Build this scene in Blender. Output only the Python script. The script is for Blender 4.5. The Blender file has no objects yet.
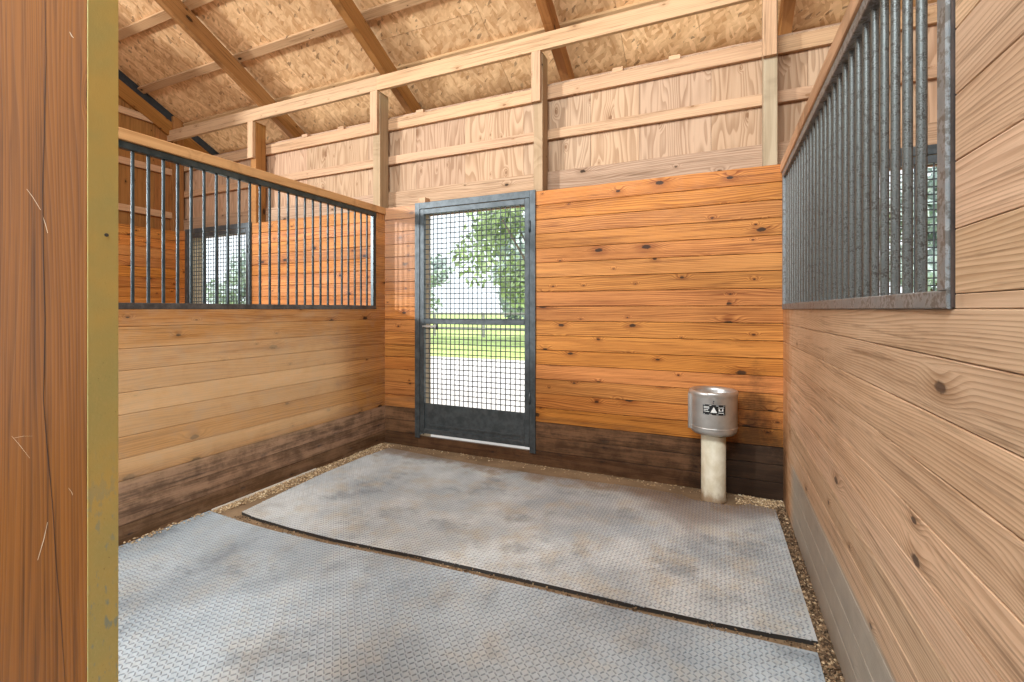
import bpy, math, random
from mathutils import Vector, Matrix
random.seed(7)
S = bpy.context.scene
COL = S.collection
R = random.random
U = random.uniform
PIT = 2.464 / 19                  # height of one lining plank

# ------------------------------------------------------------------ camera
F_PX, YAW, Y0, H = 459.7, math.radians(24.12), 309.4, 1.4
cd = bpy.data.cameras.new('camera')
cam = bpy.data.objects.new('camera', cd)
COL.objects.link(cam)
cam.location = (0, 0, H)
cam.rotation_euler = (math.radians(90), 0, YAW)
cd.sensor_width = 36.0
cd.sensor_fit = 'HORIZONTAL'
cd.lens = F_PX / 1024 * 36.0
cd.shift_y = -(341.0 - Y0) / 1024
cd.clip_start = 0.02
cd.clip_end = 400
S.camera = cam
S.view_settings.view_transform = 'Standard'
S.view_settings.look = 'None'
S.view_settings.exposure = 0.74
S.view_settings.gamma = 1.0
S.view_settings.use_curve_mapping = False

# ------------------------------------------------------------------ materials
class M:
    def __init__(s, name):
        s.m = bpy.data.materials.new(name)
        s.m.use_nodes = True
        s.t = s.m.node_tree
        s.b = s.t.nodes['Principled BSDF']
    def n(s, typ, ins=None, **kw):
        nd = s.t.nodes.new(typ)
        for k, v in kw.items():
            setattr(nd, k, v)
        for k, v in (ins or {}).items():
            s.put(nd.inputs[k], v)
        return nd
    def put(s, sock, v):
        if isinstance(v, bpy.types.NodeSocket):
            s.t.links.new(v, sock)
        else:
            if hasattr(sock.default_value, '__len__') and hasattr(v, '__len__') and len(sock.default_value) == 4 and len(v) == 3:
                v = (*v, 1)
            sock.default_value = v
    def math(s, op, a, b=0.0, c=0.0, clamp=False):
        nd = s.n('ShaderNodeMath', {0: a, 1: b, 2: c}, operation=op)
        nd.use_clamp = clamp
        return nd.outputs[0]
    def mul(s, a, b): return s.math('MULTIPLY', a, b)
    def add(s, a, b): return s.math('ADD', a, b)
    def sub(s, a, b): return s.math('SUBTRACT', a, b)
    def step(s, x, a, b, lo=0.0, hi=1.0):
        return s.n('ShaderNodeMapRange', {0: x, 1: a, 2: b, 3: lo, 4: hi}, interpolation_type='SMOOTHSTEP').outputs[0]
    def mix(s, f, a, b, blend='MIX'):
        nd = s.n('ShaderNodeMix', data_type='RGBA', blend_type=blend)
        s.put(nd.inputs[0], f); s.put(nd.inputs[6], a); s.put(nd.inputs[7], b)
        return nd.outputs[2]
    def vec(s, x, y, z): return s.n('ShaderNodeCombineXYZ', {0: x, 1: y, 2: z}).outputs[0]
    def sep(s, v): return s.n('ShaderNodeSeparateXYZ', {0: v}).outputs
    def attr(s, name): return s.n('ShaderNodeAttribute', attribute_name=name)
    def noise(s, v, scale=1.0, detail=2.0, rough=0.5, dist=0.0):
        return s.n('ShaderNodeTexNoise', {'Vector': v, 'Scale': scale, 'Detail': detail, 'Roughness': rough, 'Distortion': dist}).outputs[0]
    def objco(s): return s.n('ShaderNodeTexCoord').outputs['Object']
    def hsv(s, c, h=0.5, sa=1.0, v=1.0):
        return s.n('ShaderNodeHueSaturation', {'Hue': h, 'Saturation': sa, 'Value': v, 'Color': c}).outputs[0]
    def bump(s, h, dist, strength=1.0):
        s.put(s.b.inputs['Normal'], s.n('ShaderNodeBump', {'Height': h, 'Distance': dist, 'Strength': strength}).outputs[0])
    def out(s, col, rough, metal=0.0, spec=0.5):
        s.put(s.b.inputs['Base Color'], col); s.put(s.b.inputs['Roughness'], rough); s.put(s.b.inputs['Metallic'], metal)
        s.put(s.b.inputs['Specular IOR Level'], spec)
        return s.m

def wood(name, light, dark, knot=.5, ring=70, amp=5.0, rough=.6, con=.6, var=.25, after=None, spec=.12, kcol=(.035, .017, .008), fib=.35, kr=.013, st=1.0):
    m = M(name)
    u, v, w = m.sep(m.attr('gc').outputs['Vector'])
    rnd = m.attr('bd').outputs['Fac']
    n1 = m.noise(m.vec(m.mul(u, .55), m.mul(v, 4.5), m.mul(w, 4.5)), 1.0, 2.0, .5)
    # knots: one cell is about half a metre of board
    su, sv = 2.6, 8.5
    vo = m.n('ShaderNodeTexVoronoi', {'Vector': m.vec(m.mul(u, su), m.mul(v, sv), 0.0), 'Scale': 1.0, 'Randomness': 1.0}, voronoi_dimensions='2D')
    pu, pv, _ = m.sep(vo.outputs['Position'])
    du = m.mul(m.math('DIVIDE', m.sub(m.mul(u, su), pu), su), .5)
    dv = m.math('DIVIDE', m.sub(m.mul(v, sv), pv), sv)
    kd = m.math('SQRT', m.add(m.mul(du, du), m.mul(dv, dv)))
    cr, cg, _ = m.n('ShaderNodeSeparateColor', {0: vo.outputs['Color']}).outputs
    off = m.mul(m.math('GREATER_THAN', cr, knot), 5.0)
    kd = m.add(kd, off)
    size = m.add(m.mul(m.math('POWER', cg, 2.2), 1.15), .32)
    kd = m.math('DIVIDE', kd, size)
    swirl = m.step(kd, 0.0, .07, 2.6, 0.0)
    kn = m.noise(m.vec(m.mul(u, 60), m.mul(v, 60), w), 1.0, 2.0)
    kmask = m.step(m.add(kd, m.mul(kn, .010)), kr * .75 + .005, kr + .008, 1.0, 0.0)
    halo = m.step(kd, .010, .05, .45, 0.0)
    rc = m.add(m.add(m.mul(v, ring), m.mul(n1, amp * 2)), swirl)
    f = m.math('FRACT', rc)
    up = m.step(f, .15, .88); dn = m.step(f, .90, 1.0, 1.0, 0.0)
    g = m.mul(up, dn)
    fibre = m.noise(m.vec(m.mul(u, 5), m.mul(v, 260), m.mul(w, 260)), 1.0, 3.0, .6)
    big = m.noise(m.vec(m.mul(u, 1.3), m.mul(v, 7), m.mul(w, 7)), 1.0, 3.0, .6)
    k = m.math('MULTIPLY_ADD', g, con, m.mul(m.sub(fibre, .5), fib * 1.6))
    streak = m.noise(m.vec(m.mul(u, .9), m.mul(v, 34), m.mul(w, 34)), 1.0, 4.0, .65)
    k = m.add(k, m.add(m.mul(m.sub(big, .5), .8), m.mul(m.sub(streak, .48), 1.5 * st)))
    k = m.math('ADD', k, halo, clamp=True)
    col = m.mix(k, light, dark)
    val = m.math('MULTIPLY_ADD', rnd, var * 2, 1 - var)
    col = m.hsv(col, m.math('MULTIPLY_ADD', m.math('FRACT', m.mul(rnd, 7.31)), .007, .4965), m.math('MULTIPLY_ADD', m.math('FRACT', m.mul(rnd, 3.77)), .06, .97), val)
    deep = m.noise(m.vec(m.mul(u, 1.7), m.mul(v, 55), m.add(w, 3.0)), 1.0, 5.0, .7)
    col = m.mix(m.step(deep, .50, .72, 0, .75 * st), col, [q * .55 for q in dark])
    col = m.mix(m.mul(kmask, .93), col, kcol)
    rg = rough
    if after:
        col, rg = after(m, col, u, v, w, rnd)
    m.bump(m.sub(m.mul(fibre, .5), m.mul(g, .35)), .0012, .6)
    return m.out(col, rg, 0.0, spec)

def soil(zt, zc, ccol, patch=None):
    """kicked-up dirt and wear on the lower boards, ragged where it ends, plus optional worn and shaded patches"""
    def f(m, col, u, v, w, rnd):
        x, y, z = m.sep(m.objco())
        n = m.noise(m.vec(m.mul(u, 2.2), m.mul(v, 16), w), 1.0, 4.0, .65)
        n2 = m.noise(m.objco(), 9.0, 5.0, .7)
        zr = m.mul(m.add(m.math('FLOOR', m.math('DIVIDE', z, PIT)), .5), PIT)
        edge = m.add(m.add(m.mul(zr, .8), m.mul(z, .2)), m.mul(m.sub(n, .5), .16))
        edge = m.add(edge, m.mul(m.sub(m.math('FRACT', m.mul(rnd, 5.3)), .5), .06))
        k = m.step(edge, zt - .04, zt + .05, 1.0, 0.0)
        n3 = m.noise(m.vec(m.mul(u, 1.6), m.mul(v, 22), m.add(w, 9.0)), 1.0, 5.0, .75)
        c2 = m.mix(m.step(m.add(m.mul(n2, .4), m.mul(n3, .6)), .40, .62), ccol, (ccol[0] * 4.6, ccol[1] * 4.0, ccol[2] * 3.3))
        c3 = m.mix(m.step(edge, 0.0, zt * .7, .62, .0), c2, (.022, .014, .009))
        col = m.mix(m.mul(k, zc), col, c3)
        if patch:
            col = patch(m, col, x, y, z, n, n2)
        return col, m.step(n2, .3, .7, .45, .62)
    return f

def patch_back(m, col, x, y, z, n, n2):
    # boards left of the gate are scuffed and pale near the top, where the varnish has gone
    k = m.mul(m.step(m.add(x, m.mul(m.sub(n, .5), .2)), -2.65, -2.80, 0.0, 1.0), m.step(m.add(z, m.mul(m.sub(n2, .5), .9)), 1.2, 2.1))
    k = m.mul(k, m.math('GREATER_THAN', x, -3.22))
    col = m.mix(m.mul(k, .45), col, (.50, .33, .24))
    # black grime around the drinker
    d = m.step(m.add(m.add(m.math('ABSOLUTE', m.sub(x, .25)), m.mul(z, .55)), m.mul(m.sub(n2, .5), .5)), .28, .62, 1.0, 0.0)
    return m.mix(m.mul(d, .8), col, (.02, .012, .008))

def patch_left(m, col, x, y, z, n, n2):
    # varnish worn off by rubbing over most of the wall, kept near the top; back-corner shade painted in
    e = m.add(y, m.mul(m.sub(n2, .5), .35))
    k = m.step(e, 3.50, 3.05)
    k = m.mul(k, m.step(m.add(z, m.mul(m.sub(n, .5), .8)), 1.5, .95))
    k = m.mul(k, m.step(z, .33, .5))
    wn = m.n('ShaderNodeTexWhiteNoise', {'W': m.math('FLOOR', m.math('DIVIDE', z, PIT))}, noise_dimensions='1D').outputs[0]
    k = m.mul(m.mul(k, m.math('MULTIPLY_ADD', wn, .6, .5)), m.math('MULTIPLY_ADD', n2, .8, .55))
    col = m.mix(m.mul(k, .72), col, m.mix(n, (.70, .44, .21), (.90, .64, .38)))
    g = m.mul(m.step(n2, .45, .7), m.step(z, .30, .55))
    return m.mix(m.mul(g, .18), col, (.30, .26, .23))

def patch_right(m, col, x, y, z, n, n2):
    # orange varnish survives only next to the back wall; the rest is dull and sanded
    e = m.add(y, m.mul(m.sub(n2, .5), .5))
    k = m.step(e, 3.35, 3.75)
    col = m.mix(m.mul(k, .75), col, (.42, .17, .05))
    # pale grey kick boards
    j = m.mul(m.step(z, .42, .385), m.step(y, 3.55, 3.3))
    col = m.mix(m.mul(j, .85), col, m.mix(m.step(n2, .3, .7), (.30, .27, .22), (.40, .36, .30)))
    d = m.mul(m.step(m.add(y, m.mul(m.sub(n2, .5), .2)), 3.55, 3.8), m.step(m.add(z, m.mul(m.sub(n, .5), .5)), .75, .3))
    return m.mix(m.mul(d, .8), col, (.05, .022, .010))

MW = {}
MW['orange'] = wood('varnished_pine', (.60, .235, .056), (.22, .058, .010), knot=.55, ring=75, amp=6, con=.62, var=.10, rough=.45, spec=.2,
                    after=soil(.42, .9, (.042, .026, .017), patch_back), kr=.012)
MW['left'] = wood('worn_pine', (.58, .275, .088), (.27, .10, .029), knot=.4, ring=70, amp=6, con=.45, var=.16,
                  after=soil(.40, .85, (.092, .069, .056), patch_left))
MW['right'] = wood('sanded_pine', (.68, .455, .29), (.36, .205, .108), knot=.16, ring=95, amp=9, con=.5, var=.10,
                   after=soil(.02, .5, (.10, .06, .04), patch_right), kcol=(.10, .06, .04), kr=.012)
MW['ply'] = wood('plywood', (.50, .32, .20), (.25, .13, .066), knot=.22, ring=15, amp=8, con=.55, st=.2, var=.10, kcol=(.22, .11, .055), fib=.25, kr=.012)
MW['skirt'] = wood('rough_pine_plank', (.50, .32, .20), (.24, .13, .068), knot=.25, ring=60, amp=6, con=.5, var=.1)
MW['lumber'] = wood('new_lumber', (.58, .355, .205), (.36, .195, .098), knot=.45, ring=70, amp=4, con=.3, var=.08, kcol=(.26, .13, .06), kr=.009)
MW['purlin'] = wood('purlin_lumber', (.46, .275, .135), (.32, .175, .078), knot=.4, ring=70, amp=4, con=.3, var=.08)
MW['cap'] = wood('cap_lumber', (.58, .32, .135), (.40, .19, .07), knot=.4, ring=70, amp=4, con=.35, var=.05)
MW['post'] = wood('post_lumber', (.40, .265, .15), (.25, .155, .08), knot=.3, ring=80, amp=3, con=.35, var=.08)
MW['treated'] = wood('treated_post', (.42, .32, .205), (.27, .19, .105), knot=.3, ring=80, amp=3, con=.35, var=.10)
MW['rafter'] = wood('rafter_lumber', (.36, .155, .048), (.20, .075, .020), knot=.3, ring=60, amp=4, con=.35, var=.08)
MW['jamb'] = wood('stained_jamb', (.25, .083, .011), (.085, .027, .004), knot=.45, ring=70, amp=9, con=.35, var=.05, rough=.6, spec=.12, kcol=(.05, .025, .016), kr=.011)
MW['fence'] = wood('grey_fence', (.42, .40, .36), (.30, .28, .25), knot=.2)
MW['bark'] = wood('bark', (.20, .15, .11), (.08, .06, .045), knot=0, ring=60, con=.8)

def osb():
    m = M('strand_board')
    u, v, w = m.sep(m.attr('gc').outputs['Vector'])
    rnd = m.attr('bd').outputs['Fac']
    wob = m.noise(m.vec(u, v, w), 6.0, 2.0)
    def flakes(su, sv, rot):
        c, s_ = math.cos(rot), math.sin(rot)
        a = m.add(m.mul(u, c), m.mul(v, s_)); b = m.sub(m.mul(v, c), m.mul(u, s_))
        vo = m.n('ShaderNodeTexVoronoi', {'Vector': m.vec(m.add(m.mul(a, su), m.mul(wob, 1.5)), m.add(m.mul(b, sv), m.mul(wob, 1.5)), 0.0), 'Scale': 1.0}, voronoi_dimensions='2D')
        return m.n('ShaderNodeSeparateColor', {0: vo.outputs['Color']}).outputs
    a = flakes(9, 34, .2); b = flakes(34, 11, .5); c = flakes(18, 40, -.7)
    pick = m.math('GREATER_THAN', a[1], .5)
    val = m.add(m.mul(a[0], pick), m.mul(b[0], m.sub(1.0, pick)))
    val = m.add(m.mul(val, .7), m.mul(c[0], .3))
    col = m.mix(val, (.48, .245, .095), (.86, .56, .30))
    dk = m.step(m.mul(c[1], b[2]), .74, .82)
    col = m.mix(m.mul(dk, .6), col, (.12, .06, .025))
    big = m.noise(m.vec(u, v, 0.0), 1.6, 3.0)
    col = m.mix(m.step(big, .52, .75, 0, .45), col, (.36, .19, .08))
    col = m.hsv(col, .5, 1.0, m.math('MULTIPLY_ADD', rnd, .22, .88))
    m.bump(val, .002, .5)
    return m.out(col, .65, 0, .25)
MW['osb'] = osb()

def rubber(name, tan, base, lite):
    m = M(name)
    u, v, w = m.sep(m.attr('gc').outputs['Vector'])
    p = m.vec(u, v, 0.0)
    n1 = m.noise(p, 1.5, 4.0, .6); n2 = m.noise(p, 5.0, 5.0, .65); n3 = m.noise(p, 60.0, 3.0, .7)
    rim = m.attr('bd').outputs['Fac']
    n4 = m.noise(p, 2.6, 6.0, .7)
    col = m.mix(m.step(n1, .32, .68), base, lite)
    col = m.mix(m.step(n4, .50, .68, 0, .55), col, [q * .42 for q in base])
    col = m.mix(m.mul(m.step(n2, .45, .70), tan), col, (.50, .42, .31))
    col = m.mix(m.step(n1, .60, .74, 0, .35), col, (.16, .13, .11))
    col = m.mix(m.mul(m.step(n3, .55, .75), .4), col, m.mix(n2, (.14, .14, .14), (.56, .53, .47)))
    # dust sits on the tops of the treads, soil in the low parts, mud along the back wall
    if tan > .5:
        e = m.add(v, m.mul(m.sub(n2, .5), .5))
        col = m.mix(m.step(e, 3.42, 3.62, 0, .8), col, (.25, .16, .09))
        s_ = m.step(m.add(m.add(m.math('ABSOLUTE', m.sub(u, -.15)), m.math('ABSOLUTE', m.sub(v, 3.55))), m.mul(m.sub(n2, .5), .6)), .25, .75, .7, 0)
        col = m.mix(s_, col, (.20, .12, .07))
    col = m.mix(m.mul(m.math('LESS_THAN', rim, .45), .42), col, (.10, .105, .115))
    col = m.mix(m.math('LESS_THAN', rim, .25), col, (.035, .03, .026))
    m.bump(n3, .0015, .5)
    return m.out(col, m.step(n2, .3, .7, .5, .7), 0, .4)
MW['mat_near'] = rubber('rubber_blue_grey', .32, (.31, .35, .38), (.49, .54, .575))
MW['mat_far'] = rubber('rubber_dusty', .6, (.37, .40, .42), (.66, .67, .66))

def dirt():
    m = M('packed_dirt')
    o = m.objco()
    n = m.noise(o, 3, 5, .6); n2 = m.noise(o, 45, 4, .7)
    col = m.mix(m.step(n, .3, .7), (.20, .125, .068), (.33, .22, .128))
    col = m.mix(m.step(n2, .55, .75, 0, .6), col, (.09, .045, .03))
    m.bump(n2, .006, .8)
    return m.out(col, .9, 0, .2)
MW['dirt'] = dirt()

def chips(name, a, b, c):
    m = M(name)
    r = m.attr('bd').outputs['Fac']
    col = m.mix(m.step(r, .3, .6), a, b)
    col = m.mix(m.step(r, .8, .95), col, c)
    return m.out(col, .85, 0, .25)
MW['chips'] = chips('bedding_chips', (.36, .235, .125), (.58, .41, .23), (.78, .64, .44))
MW['gravel'] = chips('gravel_chips', (.085, .05, .028), (.25, .155, .085), (.56, .40, .24))

def steel(name, a, b, rough=.45, metal=.5, blotch=None, scale=14):
    m = M(name)
    g = m.attr('gc').outputs['Vector']
    n = m.noise(g, scale, 5, .65); n2 = m.noise(g, scale * 4, 4, .7)
    col = m.mix(m.step(n, .35, .65), a, b)
    if blotch:
        col = m.mix(m.mul(m.step(m.add(m.mul(n, .6), m.mul(n2, .4)), .47, .58), .85), col, blotch)
    m.bump(n2, .001, .3)
    return m.out(col, rough, metal, .5)
MW['gate'] = steel('gate_paint', (.048, .057, .060), (.085, .098, .103), .45, .25)
MW['wire'] = steel('mesh_wire', (.05, .06, .065), (.09, .10, .105), .5, .3)
MW['black_bar'] = steel('dark_green_paint', (.018, .030, .034), (.045, .062, .066), .33, .3)
MW['bottom_rail'] = steel('scuffed_dark_paint', (.055, .052, .05), (.12, .112, .105), .45, .3)
MW['galv'] = steel('dirty_galvanised', (.105, .11, .102), (.21, .22, .205), .42, .4, (.035, .027, .02), 70)
MW['galv_frame'] = steel('grey_steel_frame', (.22, .235, .24), (.34, .345, .34), .5, .4, (.12, .105, .09), 18)
MW['rust'] = steel('rusty_edge', (.03, .02, .016), (.07, .045, .035), .6, .2)
MW['inox'] = steel('brushed_stainless', (.50, .48, .45), (.62, .60, .56), .38, .8, None, 5)
MW['latch'] = steel('zinc_latch', (.45, .44, .42), (.62, .60, .57), .4, .6)
MW['roofing'] = steel('roof_sheet', (.015, .015, .015), (.025, .025, .025), .85, 0)
MW['olive'] = steel('olive_paint', (.33, .285, .075), (.43, .36, .10), .5, .1)
def olive():
    m = M('worn_olive_paint')
    u, v, w = m.sep(m.attr('gc').outputs['Vector'])
    p = m.vec(u, v, w)
    u = m.add(u, 1.8)      # height above the floor
    n = m.noise(m.vec(m.mul(u, .5), v, w), 420, 4, .7); n1 = m.noise(m.vec(u, v, w), 5, 4, .6); n3 = m.noise(m.vec(m.mul(u, .35), v, w), 110, 3, .6)
    col = m.mix(m.step(n1, .35, .65), (.50, .475, .185), (.64, .50, .16))
    low = m.step(m.add(u, m.mul(n1, .6)), 2.15, 1.3)
    col = m.mix(m.mul(m.mul(low, m.step(n, .5, .66)), .6), col, (.60, .52, .22))
    col = m.mix(m.mul(m.step(n, .36, .25), low), col, (.17, .095, .04))
    col = m.mix(m.mul(m.step(m.add(m.mul(n3, .6), m.mul(n1, .4)), .53, .60), m.step(u, 1.25, .95)), col, (.34, .40, .31))
    m.bump(n, .0006, .5)
    return m.out(col, .5, .1, .4)
MW['olive'] = olive()
def plain(name, col, rough=.6, metal=0.0, var=.25, scale=8):
    m = M(name)
    n = m.noise(m.attr('gc').outputs['Vector'], scale, 4, .6)
    c = m.mix(m.step(n, .3, .7), [x * (1 - var) for x in col], [min(1, x * (1 + var * .6)) for x in col])
    return m.out(c, rough, metal, .4)
def pvc():
    m = M('cream_pvc')
    u, v, w = m.sep(m.attr('gc').outputs['Vector'])
    n = m.noise(m.vec(v, w, m.mul(u, .7)), 14, 4, .65)
    col = m.mix(m.step(n, .35, .7), (.62, .54, .38), (.74, .67, .52))
    k = m.step(m.add(u, m.mul(n, .18)), .19, .10)
    col = m.mix(m.mul(k, .75), col, (.26, .13, .05))
    return m.out(col, .45, 0, .4)
MW['pvc'] = pvc()
MW['label_black'] = plain('label_black', (.012, .012, .012), .35)
MW['label_white'] = plain('label_white', (.75, .74, .70), .4, 0, .05)
MW['leaf'] = plain('leaf_green', (.42, .52, .26), .6, 0, .5, 1.5)
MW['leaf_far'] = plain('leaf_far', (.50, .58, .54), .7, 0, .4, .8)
MW['grass'] = plain('grass_green', (.42, .52, .16), .8, 0, .3, .5)
MW['drive'] = plain('pale_gravel', (.62, .58, .55), .9, 0, .15, 3)
MW['white_paint'] = plain('pale_lath', (.70, .64, .55), .6, 0, .15, 10)
MW['scratch'] = plain('pale_scratch', (.62, .47, .32), .6, 0, .15, 10)
MW['crack'] = plain('dark_crack', (.02, .009, .004), .8)

# ------------------------------------------------------------------ mesh builder
class MB:
    def __init__(s):
        s.v = []; s.f = []; s.gc = []; s.bd = []; s.sm = []
    def face(s, idx, gcs, bd, sm=False):
        s.f.append(idx); s.gc.append(gcs); s.bd.append(bd); s.sm.append(sm)
    def beam(s, c, ex, ey, ez, L, W, T, ch=None, rnd=None, nseg=1):
        """a bar with chamfered long edges: ex along, ey across the face, ez through"""
        rnd = R() if rnd is None else rnd
        c, ex, ey, ez = Vector(c), Vector(ex).normalized(), Vector(ey).normalized(), Vector(ez).normalized()
        ch = min(W, T) * .08 if ch is None else ch
        a, b = W / 2, T / 2
        prof = [(-a + ch, -b), (a - ch, -b), (a, -b + ch), (a, b - ch), (a - ch, b), (-a + ch, b), (-a, b - ch), (-a, -b + ch)]
        o = Vector((rnd * 53.7, rnd * 31.3, rnd * 17.9))
        base = len(s.v)
        us = [-L / 2, L / 2]
        for u in us:
            for p, q in prof:
                s.v.append(c + ex * u + ey * p + ez * q)
        g = lambda u, i: o + Vector((u, prof[i][0], prof[i][1]))
        for i in range(8):
            j = (i + 1) % 8
            s.face([base + i, base + j, base + 8 + j, base + 8 + i], [g(us[0], i), g(us[0], j), g(us[1], j), g(us[1], i)], rnd)
        # end grain
        s.face([base + i for i in range(7, -1, -1)], [o + Vector((0, prof[i][0], prof[i][1] * 3)) for i in range(7, -1, -1)], rnd)
        s.face([base + 8 + i for i in range(8)], [o + Vector((0, prof[i][0], prof[i][1] * 3)) for i in range(8)], rnd)
        return s
    def box(s, x0, x1, y0, y1, z0, z1, axis=None, ch=None, rnd=None):
        d = [x1 - x0, y1 - y0, z1 - z0]
        if axis is None: axis = max(range(3), key=lambda i: d[i])
        rest = [i for i in range(3) if i != axis]
        if d[rest[0]] < d[rest[1]]: rest.reverse()
        E = [Vector((1, 0, 0)), Vector((0, 1, 0)), Vector((0, 0, 1))]
        ex, ey = E[axis], E[rest[0]]
        ez = ex.cross(ey)
        return s.beam(((x0 + x1) / 2, (y0 + y1) / 2, (z0 + z1) / 2), ex, ey, ez, d[axis], d[rest[0]], d[rest[1]], ch, rnd)
    def tube(s, p0, p1, r0, r1=None, n=12, rnd=None, caps=True):
        r1 = r0 if r1 is None else r1
        rnd = R() if rnd is None else rnd
        p0, p1 = Vector(p0), Vector(p1)
        d = (p1 - p0); L = d.length; d.normalize()
        a = d.orthogonal().normalized(); b = d.cross(a)
        base = len(s.v); o = Vector((rnd * 5, rnd * 31, rnd * 17))
        for p, r in ((p0, r0), (p1, r1)):
            for i in range(n):
                t = 2 * math.pi * i / n
                s.v.append(p + (a * math.cos(t) + b * math.sin(t)) * r)
        gg = lambda u, i: o + Vector((u, r0 * math.cos(2 * math.pi * i / n), r0 * math.sin(2 * math.pi * i / n)))
        for i in range(n):
            j = (i + 1) % n
            s.face([base + i, base + j, base + n + j, base + n + i], [gg(0, i), gg(0, i + 1), gg(L, i + 1), gg(L, i)], rnd, True)
        if caps:
            s.face([base + i for i in range(n - 1, -1, -1)], [gg(0, i) for i in range(n - 1, -1, -1)], rnd)
            s.face([base + n + i for i in range(n)], [gg(L, i) for i in range(n)], rnd)
        return s
    def lathe(s, prof, c, n=48):
        c = Vector(c); base = len(s.v); k = len(prof)
        for i in range(n):
            t = 2 * math.pi * i / n
            for r, z in prof:
                s.v.append(c + Vector((r * math.cos(t), r * math.sin(t), z)))
        for i in range(n):
            j = (i + 1) % n
            for q in range(k - 1):
                P = [(i, q), (j, q), (j, q + 1), (i, q + 1)]
                gcs = [Vector((prof[b][1], prof[b][0] * math.cos(2 * math.pi * a / n), prof[b][0] * math.sin(2 * math.pi * a / n))) for a, b in P]
                s.face([base + a * k + b for a, b in P], gcs, .5, True)
        return s
    def slab(s, pts, z0, z1):
        """a flat sheet with the outline pts (counter-clockwise seen from above)"""
        n = len(pts); base = len(s.v)
        for z in (z0, z1):
            for x, y in pts: s.v.append(Vector((x, y, z)))
        s.face([base + n + i for i in range(n)], [s.v[base + n + i] for i in range(n)], .5)
        s.face([base + i for i in range(n - 1, -1, -1)], [s.v[base + i] for i in range(n - 1, -1, -1)], .5)
        for i in range(n):
            j = (i + 1) % n
            q = [base + i, base + j, base + n + j, base + n + i]
            s.face(q, [s.v[a] for a in q], .1)
        return s
    def make(s, name, mat, parent=None, at=None):
        off = Vector((0, 0, 0))
        if parent is not None:
            q = parent
            while q is not None: off = off + Vector(q.location); q = q.parent
        elif at == 'base':
            xs = [p[0] for p in s.v]; ys = [p[1] for p in s.v]; zs = [p[2] for p in s.v]
            off = Vector(((min(xs) + max(xs)) / 2, (min(ys) + max(ys)) / 2, min(zs)))
        me = bpy.data.meshes.new(name)
        me.from_pydata([tuple(Vector(p) - off) for p in s.v], [], s.f)
        a = me.attributes.new('gc', 'FLOAT_VECTOR', 'CORNER')
        a.data.foreach_set('vector', [x for f in s.gc for g in f for x in g])
        b = me.attributes.new('bd', 'FLOAT', 'FACE')
        b.data.foreach_set('value', s.bd)
        me.polygons.foreach_set('use_smooth', s.sm)
        me.materials.append(mat)
        me.update()
        o = bpy.data.objects.new(name, me)
        COL.objects.link(o)
        if parent is not None: o.parent = parent
        elif at == 'base': o.location = off
        return o

def tag(o, label, cat, group=None, kind=None):
    o['label'] = label; o['category'] = cat
    if group: o['group'] = group
    if kind: o['kind'] = kind
    return o
def empty(name, loc, label, cat, group=None):
    o = bpy.data.objects.new(name, None); COL.objects.link(o)
    o.location = loc; o.empty_display_size = .1
    return tag(o, label, cat, group)
def struct(name, mb, mat):
    o = mb.make(name, mat); o['kind'] = 'structure'; return o
def copy_tree(o, parent=None):
    c = o.copy(); COL.objects.link(c)
    if parent: c.parent = parent
    for ch in o.children: copy_tree(ch, c)
    return c

# ------------------------------------------------------------------ dimensions (metres)
XL, XR, YB = -3.194, .435, 3.865
XE = -6.75                        # end wall of the barn, left neighbour
XF = 4.15                         # far side of the right neighbour
ZT = 2.464                        # top of the plank lining
YP = YB + .21                     # plywood skin
SL = .522                         # roof slope
ZR = 3.872                        # underside of rafters at YB
GO = (-2.76, -1.54)               # gate opening
OFFS = (0.0, -3.75, 3.64)

# ------------------------------------------------------------------ lining
def planks(mb, seg, zs, y0, y1):
    for z0, z1 in zs:
        for x0, x1 in seg: mb.box(x0, x1, y0, y1, z0 + .0018, z1 - .0018, 0, .0028)
rows = [(i * PIT, (i + 1) * PIT) for i in range(19)]
def back_lining(name, x0, x1, off, sill=True):
    mb = MB()
    g0, g1 = GO[0] + off, GO[1] + off
    planks(mb, [(x0, g0 - .012), (g1 + .012, x1)], rows, YB, YB + .03)
    planks(mb, [(g0 - .012, g1 + .012)], [(0, .122)], YB, YB + .03)
    o = struct(name, mb, MW['orange'])
    return o
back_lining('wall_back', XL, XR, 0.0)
back_lining('wall_back_left', XE, XL - .04, OFFS[1])
back_lining('wall_back_right', XR + .04, XF, OFFS[2])

mb = MB()
for z0, z1 in rows[:11]:
    z1 = min(z1, 1.401)
    if z1 - z0 > .02: mb.box(XL - .04, XL, .42, YB + .03, z0 + .0009, z1 - (.0009 if z1 < 1.4 else 0), 1, .003)
mb.box(XL - .026, XL - .016, .43, YB + .02, .002, 1.398, 1, .0005)
mb.box(XL - .045, XL - .002, 3.74, YB, 1.40, 2.42, 2, .003)      # closing board behind the grille
for z0, z1 in rows[11:18]: mb.box(XL - .038, XL, 3.728, YB, max(z0, 1.403) + .0008, min(z1, 2.395) - .0008, 1, .003)
struct('wall_left', mb, MW['left'])

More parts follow.
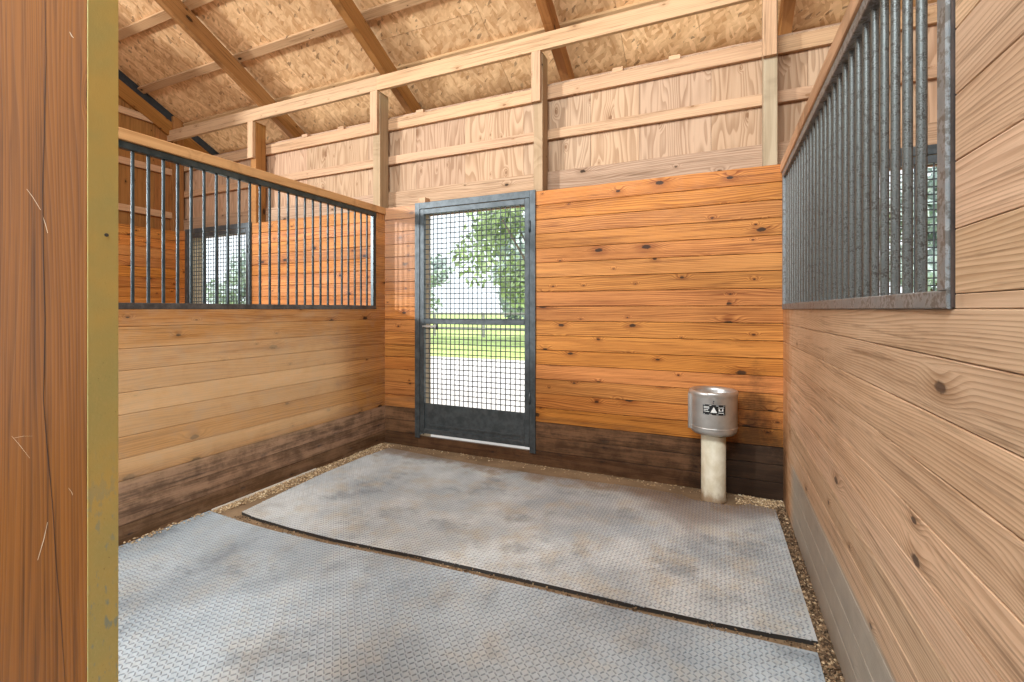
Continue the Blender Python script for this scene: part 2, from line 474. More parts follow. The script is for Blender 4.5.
mb = MB()
for z0, z1 in rows[:11]:
    z1 = min(z1, 1.401)
    mb.box(XR, XR + .04, -.6, YB + .03, z0 + .0009, z1 - (.0009 if z1 < 1.4 else 0), 1, .0025)
for z0, z1 in [(1.401, 1.431), (1.431, 1.561), (1.561, 1.697), (1.697, 1.83), (1.83, 1.962), (1.962, 2.095), (2.095, 2.228), (2.228, 2.361), (2.361, 2.47)]:
    mb.box(XR, XR + .04, -.6, 1.205, z0 + .0008, z1 - .0008, 1, .0015)
mb.box(XR + .016, XR + .026, -.59, YB + .02, .002, 1.398, 1, .0005)
mb.box(XR + .016, XR + .026, -.59, 1.195, 1.40, 2.465, 1, .0005)
struct('wall_right', mb, MW['right'])

# plywood skin above and behind the lining, with the gate openings left free
def skin():
    mb = MB()
    segs = []
    x = XE - .3
    edges = []
    for o in sorted(OFFS): edges += [GO[0] + o - .02, GO[1] + o + .02]
    holes = [(edges[i], edges[i + 1]) for i in range(0, 6, 2)]
    cuts = [XE - .3, -6.1, -5.45, -4.55, -3.6, -2.95, -2.35, -1.7, -1.05, -.62, -.05, .62, 1.3, 1.9, 2.5, 3.1, 3.7, XF + .2]
    for a, b in zip(cuts[:-1], cuts[1:]):
        mb.box(a + .0012, b - .0012, YP, YP + .014, 2.46, 3.50, 2, .0006)
    low = [XE - .3] + edges + [XF + .2]
    for i in range(0, len(low), 2):
        mb.box(low[i], low[i + 1], YP, YP + .014, -.1, 2.459, 2, .0006)
    o = struct('wall_back_upper', mb, MW['ply'])
    mb = MB()
    mb.box(XE - .3, XF + .2, YP + .0145, YP + .03, 2.46, 3.52, 0, .001)
    struct('wall_back_siding', mb, MW['ply'])
    return o
skin()
# reveals of the three gate openings
mb = MB()
for o in OFFS:
    for x0, x1 in ((GO[0] + o - .04, GO[0] + o - .001), (GO[1] + o + .001, GO[1] + o + .03)):
        mb.box(x0, x1, YB + .031, YP - .001, 0, 2.44, 2)
    mb.box(GO[0] + o - .04, GO[1] + o + .03, YB + .031, YP - .001, 2.441, 2.46, 0)
    mb.box(GO[0] + o, GO[1] + o, YB + .031, YP + .015, -.06, .025, 0)
struct('trim_1', mb, MW['treated'])

# end wall of the barn
mb = MB()
for z0, z1 in rows: mb.box(XE - .03, XE, 1.2, YB + .03, z0 + .0018, z1 - .0018, 1, .0028)
mb.box(XE - .045, XE - .0305, 1.2, YB + .03, .002, 2.46, 1, .0005)
struct('wall_end_left', mb, MW['orange'])
mb = MB()
ys = [1.2, 1.8, 2.42, 3.05, 3.7, YP + .03, 4.72]
for a, b in zip(ys[:-1], ys[1:]):
    z1 = ZR + .1 - SL * (b - YB)
    z2 = ZR + .1 - SL * (a - YB)
    i = len(mb.v); rnd = R()
    for x in (XE - .22, XE - .206):
        zb = 2.0 if a < YP else 2.9
        for (yy, zz) in ((a + .001, zb), (b - .001, zb), (b - .001, z1), (a + .001, z2)): mb.v.append(Vector((x, yy, zz)))
    for q in ([i + 4, i + 5, i + 6, i + 7], [i + 3, i + 2, i + 1, i], [i, i + 1, i + 5, i + 4], [i + 2, i + 3, i + 7, i + 6], [i + 1, i + 2, i + 6, i + 5], [i + 3, i, i + 4, i + 7]):
        mb.face(q, [Vector((mb.v[k][2] + rnd * 37, mb.v[k][1] + rnd * 11, rnd)) for k in q], rnd)
struct('wall_end_left_upper', mb, MW['rafter'])
mb = MB()
a = Vector((0, 1.2, ZR - SL * (1.2 - YB))) + Vector((0, SL, 1)).normalized() * .18; b = Vector((0, 4.74, ZR - SL * (4.74 - YB))) + Vector((0, SL, 1)).normalized() * .18
mb.beam((XE - .19, (a.y + b.y) / 2, (a.z + b.z) / 2), a - b, Vector((0, SL, 1)), (1, 0, 0), (a - b).length, .120, .03)
struct('gap_shade_strip', mb, MW['roofing'])  # added black strip standing in for the shade in the gap above the rafter
mb = MB()
for z0, z1 in rows: mb.box(XF, XF + .03, -1.0, YB + .03, z0 + .0018, z1 - .0018, 1, .0028)
mb.box(XF + .0305, XF + .038, -1.0, YB + .03, .002, 2.46, 1, .0005)
struct('wall_end_right', mb, MW['orange'])
mb = MB()
for k in range(8):
    y0, y1 = -1.1 + k * .72, -1.1 + (k + 1) * .72
    mb.box(XF + .04, XF + .06, y0 + .001, min(y1, YP) - .001, 2.3, ZR + .19 - SL * (y1 - YB), 2)
struct('wall_end_right_upper', mb, MW['ply'])  # unseen upper gable, added to block sun from the right

# ------------------------------------------------------------------ floor
mb = MB(); mb.slab([(XE - .3, -6), (XF + .3, -6), (XF + .3, YP), (XE - .3, YP)], -.12, 0)
struct('floor', mb, MW['dirt'])

# ------------------------------------------------------------------ roof
nrm = Vector((0, SL, 1)).normalized(); dwn = Vector((0, 1, -SL)).normalized()
RD = .185                                          # rafter depth
def on_roof(x, y, d): return Vector((x, y, ZR - SL * (y - YB))) + nrm * d      # d above the rafters' undersides
mb = MB()
Yt, Ye = -1.2, 4.75
smid = 0
x = XE - .16 + .0
xs = []
while x < XF + .3: xs.append(x); x += 1.22
for i, x in enumerate(xs):
    a = on_roof(0, Ye, 0); b = on_roof(0, Yt, 0); Ls = (b - a).length
    st = 1.22 if i % 2 else 2.44
    t = 0
    while t < Ls:
        e = min(t + st, Ls)
        c = a - dwn * ((t + e) / 2) + nrm * (RD + .038 + .006)
        mb.beam((x + .61, c.y, c.z), dwn, (1, 0, 0), nrm.cross((0, 0, 0)) if False else nrm, e - t - .003, 1.217, .012, .0006)
        t = e; st = 2.44
struct('ceiling', mb, MW['osb'])
mb = MB()
a = on_roof(0, Ye, RD + .06); b = on_roof(0, Yt, RD + .06)
mb.beam(((XE + XF) / 2, (a.y + b.y) / 2, (a.z + b.z) / 2), dwn, (1, 0, 0), nrm, (a - b).length, XF - XE + .9, .02)
struct('ceiling_sheet', mb, MW['roofing'])
# the far slope of the roof and the unseen stall fronts across the aisle, built tall to keep direct light off the jamb
mb = MB()
a = on_roof(0, Yt, RD + .045); b = Vector((0, -6.6, a.z - SL * (6.6 + Yt)))
for k in range(10):
    mb.beam((XE - .16 + .61 + k * 1.22, (a.y + b.y) / 2, (a.z + b.z) / 2), (b - a), (1, 0, 0), Vector((0, -SL, 1)), (a - b).length, 1.217, .012, .0006)
struct('ceiling_far_slope', mb, MW['osb'])
mb = MB()
for z0, z1 in [(i * PIT, (i + 1) * PIT) for i in range(40)]: mb.box(XE, XF, -3.46, -3.42, z0 + .0018, z1 - .0018, 0, .003)
struct('wall_opposite', mb, MW['orange'])

def rafter(x0, w, label, mat='rafter', y1=4.62, drop=0.0, grp='rafters under the roof boards'):
    mb = MB()
    a = on_roof(0, y1, RD / 2); b = on_roof(0, -1.1, RD / 2)
    mb.beam((x0 + w / 2, (a.y + b.y) / 2, (a.z + b.z) / 2 - drop), dwn, nrm, (1, 0, 0), (a - b).length, RD, w, .004)
    return tag(mb.make('rafter', MW[mat], None, 'base'), label, 'rafter', grp)
rafter(-5.115, .085, 'brown rafter above the left stall, first one in from the end wall')
rafter(-3.25, .085, 'brown rafter over the left partition, above the second post')
rafter(-1.405, .085, 'brown rafter that drops behind the long beam just right of the gate')
rafter(.46, .085, 'brown rafter over the right partition, behind the pale post')
rafter(2.32, .085, 'brown rafter above the stall behind the right bars')
rafter(XE - .20, .045, 'brown sloping rafter lying along the end wall under a black gap', y1=4.5, drop=.075)

PY = [4.50, 3.97, 3.43, 2.89, 2.35, 1.81, 1.27, .73, .19, -.35, -.9]
PLAB = ['pale roof purlin out over the eave, lowest of all', 'pale roof purlin seen just above the long beam', 'pale roof purlin second above the long beam, crossing all rafters',
        'pale roof purlin third above the long beam', 'pale roof purlin fourth above the long beam', 'pale roof purlin fifth above the long beam', 'pale roof purlin sixth above the long beam',
        'pale roof purlin seventh above the long beam', 'pale roof purlin eighth above the long beam', 'pale roof purlin ninth above the long beam', 'pale roof purlin tenth above the long beam, by the ridge']
for y, lab in zip(PY[:8], PLAB):
    mb = MB(); c = on_roof(0, y, RD + .0188)
    mb.beam(((XE - .17 + XF) / 2, c.y, c.z), (1, 0, 0), dwn, nrm, XF - XE + .17, .089, .0372, .003)
    tag(mb.make('roof_purlin', MW['purlin'], None, 'base'), lab, 'roof purlin', 'purlins under the roof boards')

# ------------------------------------------------------------------ posts, beam, girts
PX = [(-6.98, -6.885), (-5.31, -5.215), (-3.38, -3.285), (-1.53, -1.443), (.311, .403), (2.16, 2.255), (4.0, 4.095)]
PL = ['brown corner post where the end wall meets the back wall of the left stall', 'wooden wall post behind the left bars, right of the far mesh gate',
      'wooden wall post above the end of the left partition', 'wooden wall post rising from the top right corner of the mesh gate',
      'grey green wall post at the corner above the right partition', 'wooden wall post in the stall behind the right bars', 'wooden corner post of the stall behind the right bars']
SLAB = ['pale splice block under the left end of the long beam', 'pale splice block on the post behind the left bars', 'pale splice block on the post above the left partition',
        'pale splice block on the post above the mesh gate', 'pale splice block on the post above the right partition', 'pale splice block in the stall behind the right bars', 'pale splice block at the far corner behind the right bars']
YF = YB + .031
for i, ((x0, x1), l, sl_) in enumerate(zip(PX, PL, SLAB)):
    mb = MB().box(x0, x1, YF, YF + .138, 0, (3.72 if i else 4.08), 2, .003)
    po = tag(mb.make('wall_post', MW['rafter' if i in (0, 1) else 'treated' if i == 4 else 'post'], None, 'base'), l, 'post', 'posts along the back wall')
    if i:
        b = MB().box(x0 - .008, x1 - .008, YB - .01, YF - .0008, 3.27, 3.7195, 2, .003).make('splice_block', MW['lumber'], po)
        b['label'] = sl_
mb = MB()
xb = -7.06
for a, b in ((-7.06, -3.30), (-3.30, .36), (.36, 4.1)):
    mb.box(a + .0008, b - .0008, YB - .01, YF - .0008, 3.72, 3.868, 0, .003)
tag(mb.make('long_beam', MW['lumber'], None, 'base'), 'long pale horizontal beam carrying the rafters in front of the posts', 'beam')

GY0, GY1 = YF + .1395, YP - .0008
def girt(name, x0, x1, z0, z1, lab, mat='lumber', grp='girts on the plywood wall', y0=None):
    mb = MB().box(x0, x1, GY0 if y0 is None else y0, GY1, z0, z1, 0, .003)
    return tag(mb.make(name, MW[mat], None, 'base'), lab, 'girt', grp)
bays = [(-6.95, -5.26, 'left of the post behind the left bars'), (-5.26, -3.33, 'between the two posts over the left partition'), (-3.33, -1.487, 'above the mesh gate'),
        (-1.487, .357, 'between the gate post and the right corner post'), (.357, 2.2, 'right of the right corner post')]
for a, b, w in bays:
    a += .0008; b -= .0008
    girt('wall_girt', a, b, 3.355, 3.475, 'upper pale girt on the plywood ' + w)
    girt('wall_girt', a, b, 2.980, 3.070, 'lower pale girt on the plywood ' + w)
    o = girt('skirt_plank', a, b, 2.38, 2.678, 'wide rough plank under the plywood ' + w, 'skirt', 'wide planks along the foot of the plywood')
    o['category'] = 'plank'
# small block ends standing on the top girt
for x, w in ((-4.55, 'above the left partition'), (-3.98, 'left of the second post'), (-.80, 'right of the third post'), (-.33, 'near the right corner post'), (-2.88, 'over the mesh gate')):
    mb = MB().box(x - .045, x + .045, GY0 + .002, GY1, 3.4755, 3.515, 0, .003)
    tag(mb.make('wood_block', MW['lumber'], None, 'base'), 'small wood block on the top girt ' + w, 'block', 'small blocks on the top girt')
# girts and small timbers of the end wall
for z0, z1, l in ((3.90, 3.985, 'upper pale girt across the end wall of the left stall'), (3.26, 3.345, 'middle pale girt across the end wall of the left stall'), (2.66, 2.745, 'low pale girt across the end wall of the left stall')):
    mb = MB().box(XE - .2055, XE - .165, 1.22, (3.84 if z0 > 3.8 else YF + .0), z0, z1, 1, .003)
    tag(mb.make('wall_girt', MW['lumber'], None, 'base'), l, 'girt', 'girts on the end wall')

# ------------------------------------------------------------------ mesh gates
def make_gate():
    xc = (GO[0] + GO[1]) / 2
    g = empty('mesh_gate', (xc, YB, .12), 'tall blue grey steel gate with wire mesh in the back wall, trees behind it', 'gate', 'mesh gates in the back wall')
    a, b = GO
    m = MB()
    m.box(a - .045, a + .012, YB - .014, YB - .001, .105, 2.475, 2, .002)
    m.box(b - .012, b + .045, YB - .014, YB - .001, .105, 2.475, 2, .002)
    m.box(a + .0125, b - .0125, YB - .014, YB - .001, 2.412, 2.475, 0, .002)
    for x in (a + .004, b - .004):
        m.box(x - .004, x + .004, YB - .0008, YB + .05, .13, 2.43, 2, .001)
    m.make('gate_frame', MW['gate'], g)
    la, lb = a + .014, b - .014
    y0, y1 = YB - .008, YB + .028
    m = MB()
    m.box(la, la + .05, y0, y1, .153, 2.408, 2, .004); m.box(lb - .05, lb, y0, y1, .153, 2.408, 2, .004)
    m.box(la + .0502, lb - .0502, y0, y1, 2.355, 2.408, 0, .004); m.box(la + .0502, lb - .0502, y0, y1, .153, .20, 0, .004)
    leaf = m.make('gate_leaf', MW['gate'], g)
    MB().box(la + .0502, lb - .0502, y0, y1, 1.254, 1.303, 0, .004).make('mid_rail', MW['gate'], g)
    MB().box(la + .0502, lb - .0502, YB + .004, YB + .010, .2002, .458, 0, .001).make('kick_plate', MW['gate'], g)
    MB().box(la + .10, lb - .10, YB - .006, YB + .0035, .235, .252, 0, .002).make('kick_plate_rib', MW['gate'], g)
    m = MB()
    x0, x1, z0, z1 = la + .05, lb - .05, .458, 2.355
    nx = round((x1 - x0) / .05); nz = round((z1 - z0) / .05)
    for i in range(1, nx): m.tube((x0 + (x1 - x0) * i / nx, YB + .012, z0), (x0 + (x1 - x0) * i / nx, YB + .012, z1), .0047, n=6, caps=False)
    for i in range(1, nz):
        z = z0 + (z1 - z0) * i / nz
        if 1.25 < z < 1.306: continue
        m.tube((x0, YB + .018, z), (x1, YB + .018, z), .0047, n=6, caps=False)
    m.make('wire_mesh', MW['wire'], g)
    m = MB().box(la + .04, la + .20, YB - .026, YB - .010, 1.222, 1.240, 0, .003)
    lt = m.make('latch', MW['latch'], g)
    MB().tube((la + .21, YB - .018, 1.20), (la + .21, YB - .018, 1.258), .012, n=12).make('latch_knob', MW['wire'], lt)
    for z in (.55, 2.10):
        MB().tube((lb + .004, YB - .016, z), (lb + .004, YB - .016, z + .10), .010, n=12).make('hinge', MW['gate'], g)
    return g
gate = make_gate()
for off, l in ((OFFS[1], 'mesh gate seen through the left bars, in the back wall of the neighbouring stall'), (OFFS[2], 'mesh gate seen in slits through the thick right bars')):
    c = copy_tree(gate); c.location.x += off; c['label'] = l
mb = MB().box(GO[0] - .02, GO[0] + .07, YB + .0005, YF + .06, 2.4755, 2.530, 0, .003)
tag(mb.make('wood_shim', MW['lumber'], None, 'base'), 'small wooden shim on the top left corner of the mesh gate', 'shim')

# ------------------------------------------------------------------ bar grilles on the partitions
def grille(side):
    if side == 'l':
        x0, x1, ya, yb = XL - .038, XL + .001, .45, 3.727
        bars = [1.591 + .0843 * k for k in range(-13, 25)]; r = .0095; bm, rm, tm = 'black_bar', 'bottom_rail', 'black_bar'
        lab = 'dark painted bar grille with thin bars above the left plank partition'
    else:
        x0, x1, ya, yb = XR - .010, XR + .035, 1.218, 3.84
        bars = [1.425 + .0903 * k for k in range(27)]; r = .0112; bm, rm, tm = 'galv', 'galv_frame', 'galv_frame'
        lab = 'dirty galvanised bar grille with thick bars above the right plank partition'
    g = empty('bar_grille', ((x0 + x1) / 2, (ya + yb) / 2, 1.402), lab, 'grille', 'stall bar grilles')
    MB().box(x0, x1, ya, yb, 1.4012, 1.440, 1, .003).make('bottom_rail', MW[rm], g)
    MB().box(x0, x1, ya, yb, 2.350, 2.394, 1, .003).make('top_rail', MW[tm], g)
    st = .040 if side == 'l' else .046
    for y in ((ya, yb - st)):
        MB().box(x0, x1, y, y + st, 1.4402, 2.3498, 2, .004).make('side_stile', MW[tm], g)
    if side == 'r':
        MB().box(x0 + .006, x1, ya - .008, ya - .0005, 1.404, 2.394, 2, .002).make('edge_flange', MW['rust'], g)
    xm = (x0 + x1) / 2 + (.004 if side == 'r' else 0)
    for y in bars:
        if ya + st + r < y < yb - st - r:
            MB().tube((xm, y, 1.4402), (xm, y, 2.3498), r, n=14, caps=False).make('bar', MW[bm], g)
    return g
grille('l'); grille('r')
mb = MB().box(XL - .075, XL + .012, .45, YB - .001, 2.3945, 2.465, 1, .005)
tag(mb.make('cap_board', MW['cap'], None, 'base'), 'orange wooden cap board lying along the top of the left bar grille', 'board', 'cap boards on the partitions')
mb = MB().box(XR - .018, XR + .07, 1.206, YB - .001, 2.3945, 2.470, 1, .005)
tag(mb.make('cap_board', MW['lumber'], None, 'base'), 'pale wooden cap board along the top of the right bar grille', 'board', 'cap boards on the partitions')

# ------------------------------------------------------------------ doorway jamb next to the camera
g = empty('door_jamb', (-1.0, .38, 0), 'broad brown jamb board with an olive metal edge filling the left of the picture', 'door jamb')
JX, JY = -.840, .360
MB().box(-1.24, JX - .0022, JY, JY + .036, 0, 3.6, 2, .003, .37).make('jamb_board', MW['jamb'], g)
MB().box(-1.30, -1.16, JY + .0365, JY + .17, 0, 3.6, 2, .003).make('jamb_post', MW['jamb'], g)
ed = MB().box(JX - .002, JX, JY - .0005, JY + .0375, 0, 3.6, 2, .0006, 0.0).make('metal_edge', MW['olive'], g)
ed['label'] = 'olive painted metal edge strip with worn speckles'
MB().tube((JX, JY + .022, 1.512), (JX + .0012, JY + .022, 1.512), .0026, n=10).make('nail', MW['wire'], g)
def jz(px, py):  # point on the face of the board for a place in the photograph's frame
    u = (px - 512) / F_PX; w = -(py - Y0) / F_PX
    c, s_ = math.cos(YAW), math.sin(YAW)
    k = JY / (u * s_ + c)
    return (u * c - s_) * k, H + w * k
def strip(pts, wd, name, mat, par):
    mb = MB(); q = [Vector((x, JY - .0004, z)) for x, z in pts]
    for i, p in enumerate(q):
        w = wd * (.3 + .7 * math.sin(math.pi * (i + .5) / len(q)))
        mb.v += [p + Vector((-w, 0, 0)), p + Vector((w, 0, 0))]
    for i in range(len(q) - 1):
        f = [2 * i, 2 * i + 1, 2 * i + 3, 2 * i + 2]
        mb.face(f, [mb.v[k] for k in f], .5)
    return mb.make(name, mat, par)
ck = [(46, -60), (46, 0), (47, 60), (45, 120), (43, 190), (44, 260), (46, 320), (44, 400), (47, 440), (52, 500), (57, 560), (61, 620), (66, 700), (66, 800)]
strip([jz(a + U(-.8, .8), b) for a, b in ck], .0012, 'wood_crack', MW['crack'], g)
for pts in ([(27, 189), (33, 197), (41, 210)], [(12, 436), (20, 445), (30, 458)], [(33, 436), (24, 436), (14, 438)], [(48, 522), (44, 540), (38, 560)], [(43, 216), (46, 225), (48, 233)], [(70, 32), (72, 36), (74, 38)], [(69, 488), (72, 492), (73, 495)]):
    strip([jz(a, b) for a, b in pts], .0011, 'scratch', MW['scratch'], g)

# ------------------------------------------------------------------ rubber mats
def inside(p, poly):
    x, y = p; k = False; n = len(poly)
    for i in range(n):
        x1, y1 = poly[i]; x2, y2 = poly[(i + 1) % n]
        if (y1 > y) != (y2 > y) and x < (x2 - x1) * (y - y1) / (y2 - y1) + x1: k = not k
    return k
def rubber_mat(poly, th, mat, label, ymin):
    mb = MB(); mb.slab(poly, .001, th)
    xs = [p[0] for p in poly]; ys = [p[1] for p in poly]
    p = .0215; L, W, hgt = .0094, .0028, .0036
    nx = int((max(xs) - min(xs)) / p); ny = int((max(ys) - min(ys)) / p)
    for i in range(nx):
        for j in range(ny):
            x = min(xs) + (i + .5) * p; y = min(ys) + (j + .5) * p
            if y < ymin or not inside((x, y), poly): continue
            t = math.radians(45 if (i + j) % 2 else -45) + .12
            c, s_ = math.cos(t), math.sin(t); b = len(mb.v)
            for (e, ww, z) in ((L, W, 0), (L * .72, W * .5, hgt)):
                for q, r_ in ((-1, -1), (1, -1), (1, 1), (-1, 1)):
                    mb.v.append(Vector((x + q * e * c - r_ * ww * s_, y + q * e * s_ + r_ * ww * c, th - .0002 + z)))
            for f in ([b + 4, b + 5, b + 6, b + 7], [b, b + 1, b + 5, b + 4], [b + 1, b + 2, b + 6, b + 5], [b + 2, b + 3, b + 7, b + 6], [b + 3, b, b + 4, b + 7]):
                mb.face(f, [mb.v[k] for k in f], .35)
    return tag(mb.make('rubber_mat', mat, None, 'base'), label, 'rubber mat', 'rubber stall mats')
far = [(-2.96, 2.105), (-2.80, 2.085), (-2.45, 2.078), (-2.137, 2.084), (-1.82, 2.110), (-1.521, 2.138), (-1.22, 2.156), (-.928, 2.172), (-.60, 2.186), (-.33, 2.195), (-.05, 2.212), (.165, 2.232), (.379, 2.262),
       (.374, 2.75), (.368, 3.25), (.362, 3.63), (.20, 3.66), (.10, 3.575), (-.16, 3.575), (-.24, 3.64), (-.5, 3.655), (-.9, 3.625), (-1.3, 3.60), (-1.9, 3.60), (-2.5, 3.64), (-2.99, 3.68), (-3.03, 3.3), (-3.03, 2.9), (-2.99, 2.4)]
rubber_mat(far, .021, MW['mat_far'], 'dusty grey rubber mat with raised treads, in front of the gate and drinker', 0)
near = [(-3.186, -1.2), (.355, -1.2), (.364, 2.02), (.366, 2.19), (.15, 2.178), (-.30, 2.148), (-.92, 2.118), (-1.5, 2.085), (-2.1, 2.030), (-2.5, 2.012), (-2.85, 2.012), (-3.186, 2.03)]
rubber_mat(near, .019, MW['mat_near'], 'blue grey rubber mat with raised treads, nearest the camera below the gap', .2)

# ------------------------------------------------------------------ drinker
WX, WY = -.030, 3.695
g = empty('horse_waterer', (WX, WY, 0), 'stainless steel drinking bowl on a cream plastic pipe by the back wall', 'waterer')
MB().lathe([(.0, .0005), (.088, .0005), (.088, .012), (.084, .03), (.084, .505), (.0, .505)], (WX, WY, 0), 40).make('pipe', MW['pvc'], g)
bz = .495
prof = [(.0, bz), (.120, bz), (.142, bz + .004), (.156, bz + .018), (.160, bz + .035), (.160, .764), (.1625, .774), (.166, .786), (.167, .798), (.163, .808), (.155, .812), (.144, .808), (.135, .798), (.131, .784), (.129, .72), (.115, .69), (.07, .675), (.0, .672)]
bowl = MB().lathe(prof, (WX, WY, 0), 64).make('bowl', MW['inox'], g)
MB().lathe([(.1603, bz + .050), (.1635, bz + .052), (.1635, bz + .058), (.1603, bz + .060)], (WX, WY, 0), 64).make('band', MW['inox'], bowl)
# a rounded side housing on the left
mb = MB()
mb.box(WX - .172, WX - .120, WY - .062, WY + .062, bz + .03, .782, 2, .010)
mb.make('valve_housing', MW['inox'], g)
def patch(a0, a1, z0, z1, r, n=8):
    mb = MB()
    for i in range(n + 1):
        t = a0 + (a1 - a0) * i / n
        for rr in (r, r - .002):
            for z in (z0, z1): mb.v.append(Vector((WX + rr * math.sin(t), WY - rr * math.cos(t), z)))
    for i in range(n):
        b = 4 * i
        for f in ([b, b + 4, b + 5, b + 1], [b + 1, b + 5, b + 7, b + 3], [b + 2, b, b + 4, b + 6][::1]):
            mb.face(f, [mb.v[k] for k in f], .5)
    for f in ([0, 1, 3, 2], [4 * n, 4 * n + 2, 4 * n + 3, 4 * n + 1]): mb.face(f, [mb.v[k] for k in f], .5)
    return mb
A0, A1 = -.43, .50
lab = patch(A0, A1, .655, .727, .1622).make('label_plate', MW['label_black'], g)
lab['label'] = 'black label plate with small white marks'
def mark(a0, a1, z0, z1): patch(a0, a1, z0, z1, .1630, 3).make('label_mark', MW['label_white'], lab)
mark(-.40, .46, .7205, .7235); mark(-.40, .46, .6585, .661)
for z in (.708, .700, .688, .676): mark(-.39, -.16 if z != .688 else -.20, z, z + .004)
mark(.20, .44, .706, .710); mark(.22, .27, .684, .700); mark(.36, .41, .684, .700); mark(.27, .36, .684, .688); mark(.20, .44, .670, .674)
mb = MB()
def cyl_pt(t, z, r=.1632): return Vector((WX + r * math.sin(t), WY - r * math.cos(t), z))
for ring in ([(-.11, .672), (.025, .672), (.025, .712)], [(.025, .672), (.16, .672), (.025, .712)]):
    i = len(mb.v); mb.v += [cyl_pt(t, z) for t, z in ring] + [cyl_pt(t, z, .1615) for t, z in ring]
    for f in ([i, i + 1, i + 2], [i, i + 3, i + 4, i + 1], [i + 1, i + 4, i + 5, i + 2], [i + 2, i + 5, i + 3, i]):
        mb.face(f, [mb.v[k] for k in f], .5)
mb.make('label_mark', MW['label_white'], lab)
for t, z in ((.02, .752), (.0, .740)): 
    MB().tube(cyl_pt(t, z, .159), cyl_pt(t, z, .163), .004, n=10).make('screw', MW['wire'], bowl)
# ------------------------------------------------------------------ loose chips
def scatter(name, n, fn, smin, smax, mat, label, cat):
    mb = MB()
    for _ in range(n):
        x, y, z = fn()
        s = U(smin, smax); t = U(0, 6.28); b = len(mb.v); r = R()
        h = s * U(.25, .6); e = s * U(.4, 1.0); tl = U(-.3, .3)
        c, q = math.cos(t), math.sin(t)
        P = [(-s, -e, 0), (s, -e * U(.4, 1), 0), (s * U(.5, 1), e, 0), (-s * U(.4, 1), e * .8, 0), (0, 0, 2 * h), (0, 0, -h * .5)]
        for a, d, k in P: mb.v.append(Vector((x + a * c - d * q, y + a * q + d * c, z + h * .5 + k + a * tl)))
        for f in ((0, 1, 4), (1, 2, 4), (2, 3, 4), (3, 0, 4), (1, 0, 5), (2, 1, 5), (3, 2, 5), (0, 3, 5)):
            mb.face([b + k for k in f], [mb.v[b + k] for k in f], r)
    return tag(mb.make(name, mat, None, 'base'), label, cat, None, 'stuff')
scatter('gravel', 3600, lambda: (XR - .003 - (R() ** .9) * .064, U(.8, 3.75), U(.0005, .012)), .003, .009, MW['gravel'], 'strip of brown gravel and chips between the mats and the right wall', 'gravel')
def lf():
    y = U(1.4, 3.82)
    if y < 2.02 and R() < .8: y = U(2.06, 3.82)
    w = .06 + .13 * min(1, max(0, (y - 1.9)))
    w = min(w, .17)
    return XL + .004 + (R() ** 1.6) * w, y, U(.0005, .01) + (.019 if y < 2.02 else 0)
scatter('wood_chips', 2400, lf, .003, .009, MW['chips'], 'pale wood chips along the foot of the left wall', 'wood chips')
def bf():
    if R() < .55: return min(XR - .004, U(.12, .43)), U(3.68, 3.855), .0005
    x = U(-3.0, .43); return x, YB - .004 - (R() ** 2) * .12, .0005
scatter('wood_shavings', 700, bf, .003, .009, MW['chips'], 'pale wood shavings along the back wall beside the drinker', 'wood shavings')
def gf():
    i = random.randrange(0, 12)
    a, b = far[i], far[i + 1]; t = R()
    return a[0] + (b[0] - a[0]) * t, a[1] + (b[1] - a[1]) * t - .004 - R() * .05, .0005 + R() * .012
scatter('bedding_crumbs', 900, gf, .002, .006, MW['gravel'], 'brown bedding crumbs in the gap between the two mats', 'crumbs')
mb = MB().box(XL + .0008, XL + .012, 2.05, 2.95, .0005, .020, 1, .002)
tag(mb.make('lath', MW['white_paint'], None, 'base'), 'thin pale lath lying along the foot of the left wall', 'lath')

# ------------------------------------------------------------------ outdoors
mb = MB(); mb.slab([(-40, YP + .02), (30, YP + .02), (30, 12.0), (-40, 12.0)], -.14, -.05)
struct('driveway', mb, MW['drive'])
mb = MB(); mb.slab([(-120, 12.001), (80, 12.001), (80, 140), (-120, 140)], -.16, -.04)
struct('lawn', mb, MW['grass'])
def tree(x, y, hgt, rad, trunk_h, n, leaf, mat, label, base=.25, grp=None):
    g = empty('tree', (x, y, -.04), label, 'tree', grp)
    m = MB(); m.tube((x, y, -.04), (x + .1, y, trunk_h), .22, .15, 10)
    for k in range(5):
        t = k * 1.3; m.tube((x + .1, y, trunk_h - .1 * k), (x + .1 + rad * .6 * math.cos(t), y + rad * .6 * math.sin(t), trunk_h + hgt * .3), .08, .03, 6)
    m.make('trunk', MW['bark'], g)
    m = MB()
    cl = []
    for k in range(26):
        t = U(0, 6.28); zz = U(base, 1.0); rr = rad * math.sqrt(max(.05, 1 - ((zz - .55) / .55) ** 2)) * U(.35, .95)
        cl.append((x + rr * math.cos(t), y + rr * math.sin(t), hgt * zz, rad * U(.25, .42)))
    for _ in range(n):
        cx, cy, cz, cr = random.choice(cl)
        d = Vector((random.gauss(0, 1), random.gauss(0, 1), random.gauss(0, .8))).normalized() * cr * R() ** .4
        p = Vector((cx, cy, cz)) + d
        a = Vector((random.gauss(0, 1), random.gauss(0, 1), random.gauss(0, 1))).normalized(); b = a.orthogonal().normalized()
        s = leaf * U(.6, 1.3); i = len(m.v)
        m.v += [p - a * s, p + b * s * .5, p + a * s, p - b * s * .5]
        m.face([i, i + 1, i + 2, i + 3], [m.v[k] for k in range(i, i + 4)], R())
    m.make('crown', mat, g)
    return g
tree(-6.3, 17.5, 9.6, 3.3, 2.0, 9000, .16, MW['leaf'], 'big leafy tree outside, filling the right half of the mesh gate', .22)
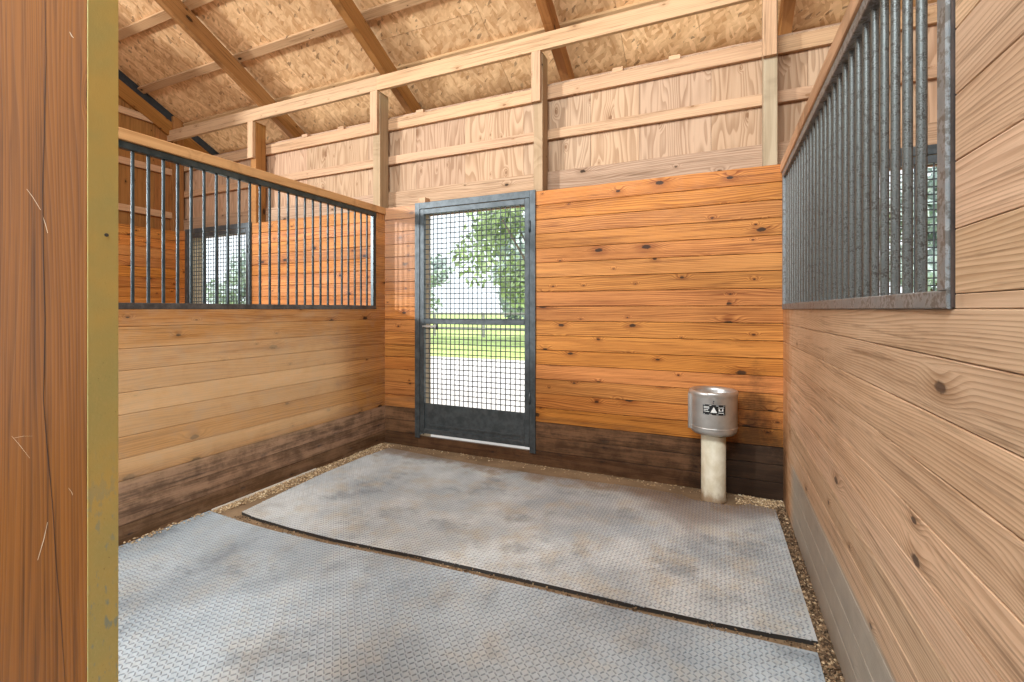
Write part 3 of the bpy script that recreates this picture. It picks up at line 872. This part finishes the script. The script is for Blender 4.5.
for x, y, h_, l in ((-34, 44, 9, 'hazy distant tree beyond the lawn, leftmost through the gate'), (-25, 62, 9, 'hazy distant tree beyond the lawn, left of the big tree'), (-18, 46, 10, 'hazy distant tree directly behind the big tree'),
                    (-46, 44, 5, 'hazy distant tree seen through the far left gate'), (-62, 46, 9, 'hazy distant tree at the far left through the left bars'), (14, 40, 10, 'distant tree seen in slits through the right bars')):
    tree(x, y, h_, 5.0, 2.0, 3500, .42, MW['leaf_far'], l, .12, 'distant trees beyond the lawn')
g = empty('rail_fence', (-20, 21, -.04), 'grey rail fence across the lawn beyond the gate', 'fence')
for i in range(17):
    x = -44 + 3 * i
    MB().box(x - .06, x + .06, 21 - .06, 21 + .06, -.04, 1.25, 2).make('fence_post', MW['fence'], g)
for z in (.35, .75, 1.12): MB().box(-44.1, 4.1, 21 - .09, 21 - .061, z, z + .12, 0).make('fence_rail', MW['fence'], g)

# ------------------------------------------------------------------ light
w = bpy.data.worlds.new('sky'); S.world = w; w.use_nodes = True
nt = w.node_tree; bg = nt.nodes['Background']
bg.inputs['Color'].default_value = (.86, .94, 1.0, 1)
bg.inputs['Strength'].default_value = 1.2
def lamp(name, loc, aim, sx, sy, watts, col):
    l = bpy.data.lights.new(name, 'AREA'); l.shape = 'RECTANGLE'; l.size = sx; l.size_y = sy; l.energy = watts; l.color = col
    o = bpy.data.objects.new(name, l); COL.objects.link(o); o.location = loc
    o.rotation_euler = (Vector(aim) - Vector(loc)).to_track_quat('-Z', 'Y').to_euler()
    return o
lamp('aisle_end_daylight', (-13, -9.5, 4.6), (-1.5, 3.9, 2.3), 1.1, 1.1, 1850, (.90, .96, 1))  # area light standing in for daylight from the open left aisle end
lamp('fill_light', (-1.2, -1.7, 4.9), (-1.3, 3.2, 1.2), 3.0, 1.2, 275, (.82, .94, 1))  # added overhead fill behind the camera, not a known fixture
sl = bpy.data.lights.new('sun', 'SUN'); sl.energy = 2.6; sl.angle = math.radians(3); sl.color = (1, .97, .92)
so = bpy.data.objects.new('sun', sl); COL.objects.link(so); so.location = (8, -3, 12)
so.rotation_euler = Vector((-.6, .14, -.77)).to_track_quat('-Z', 'Y').to_euler()
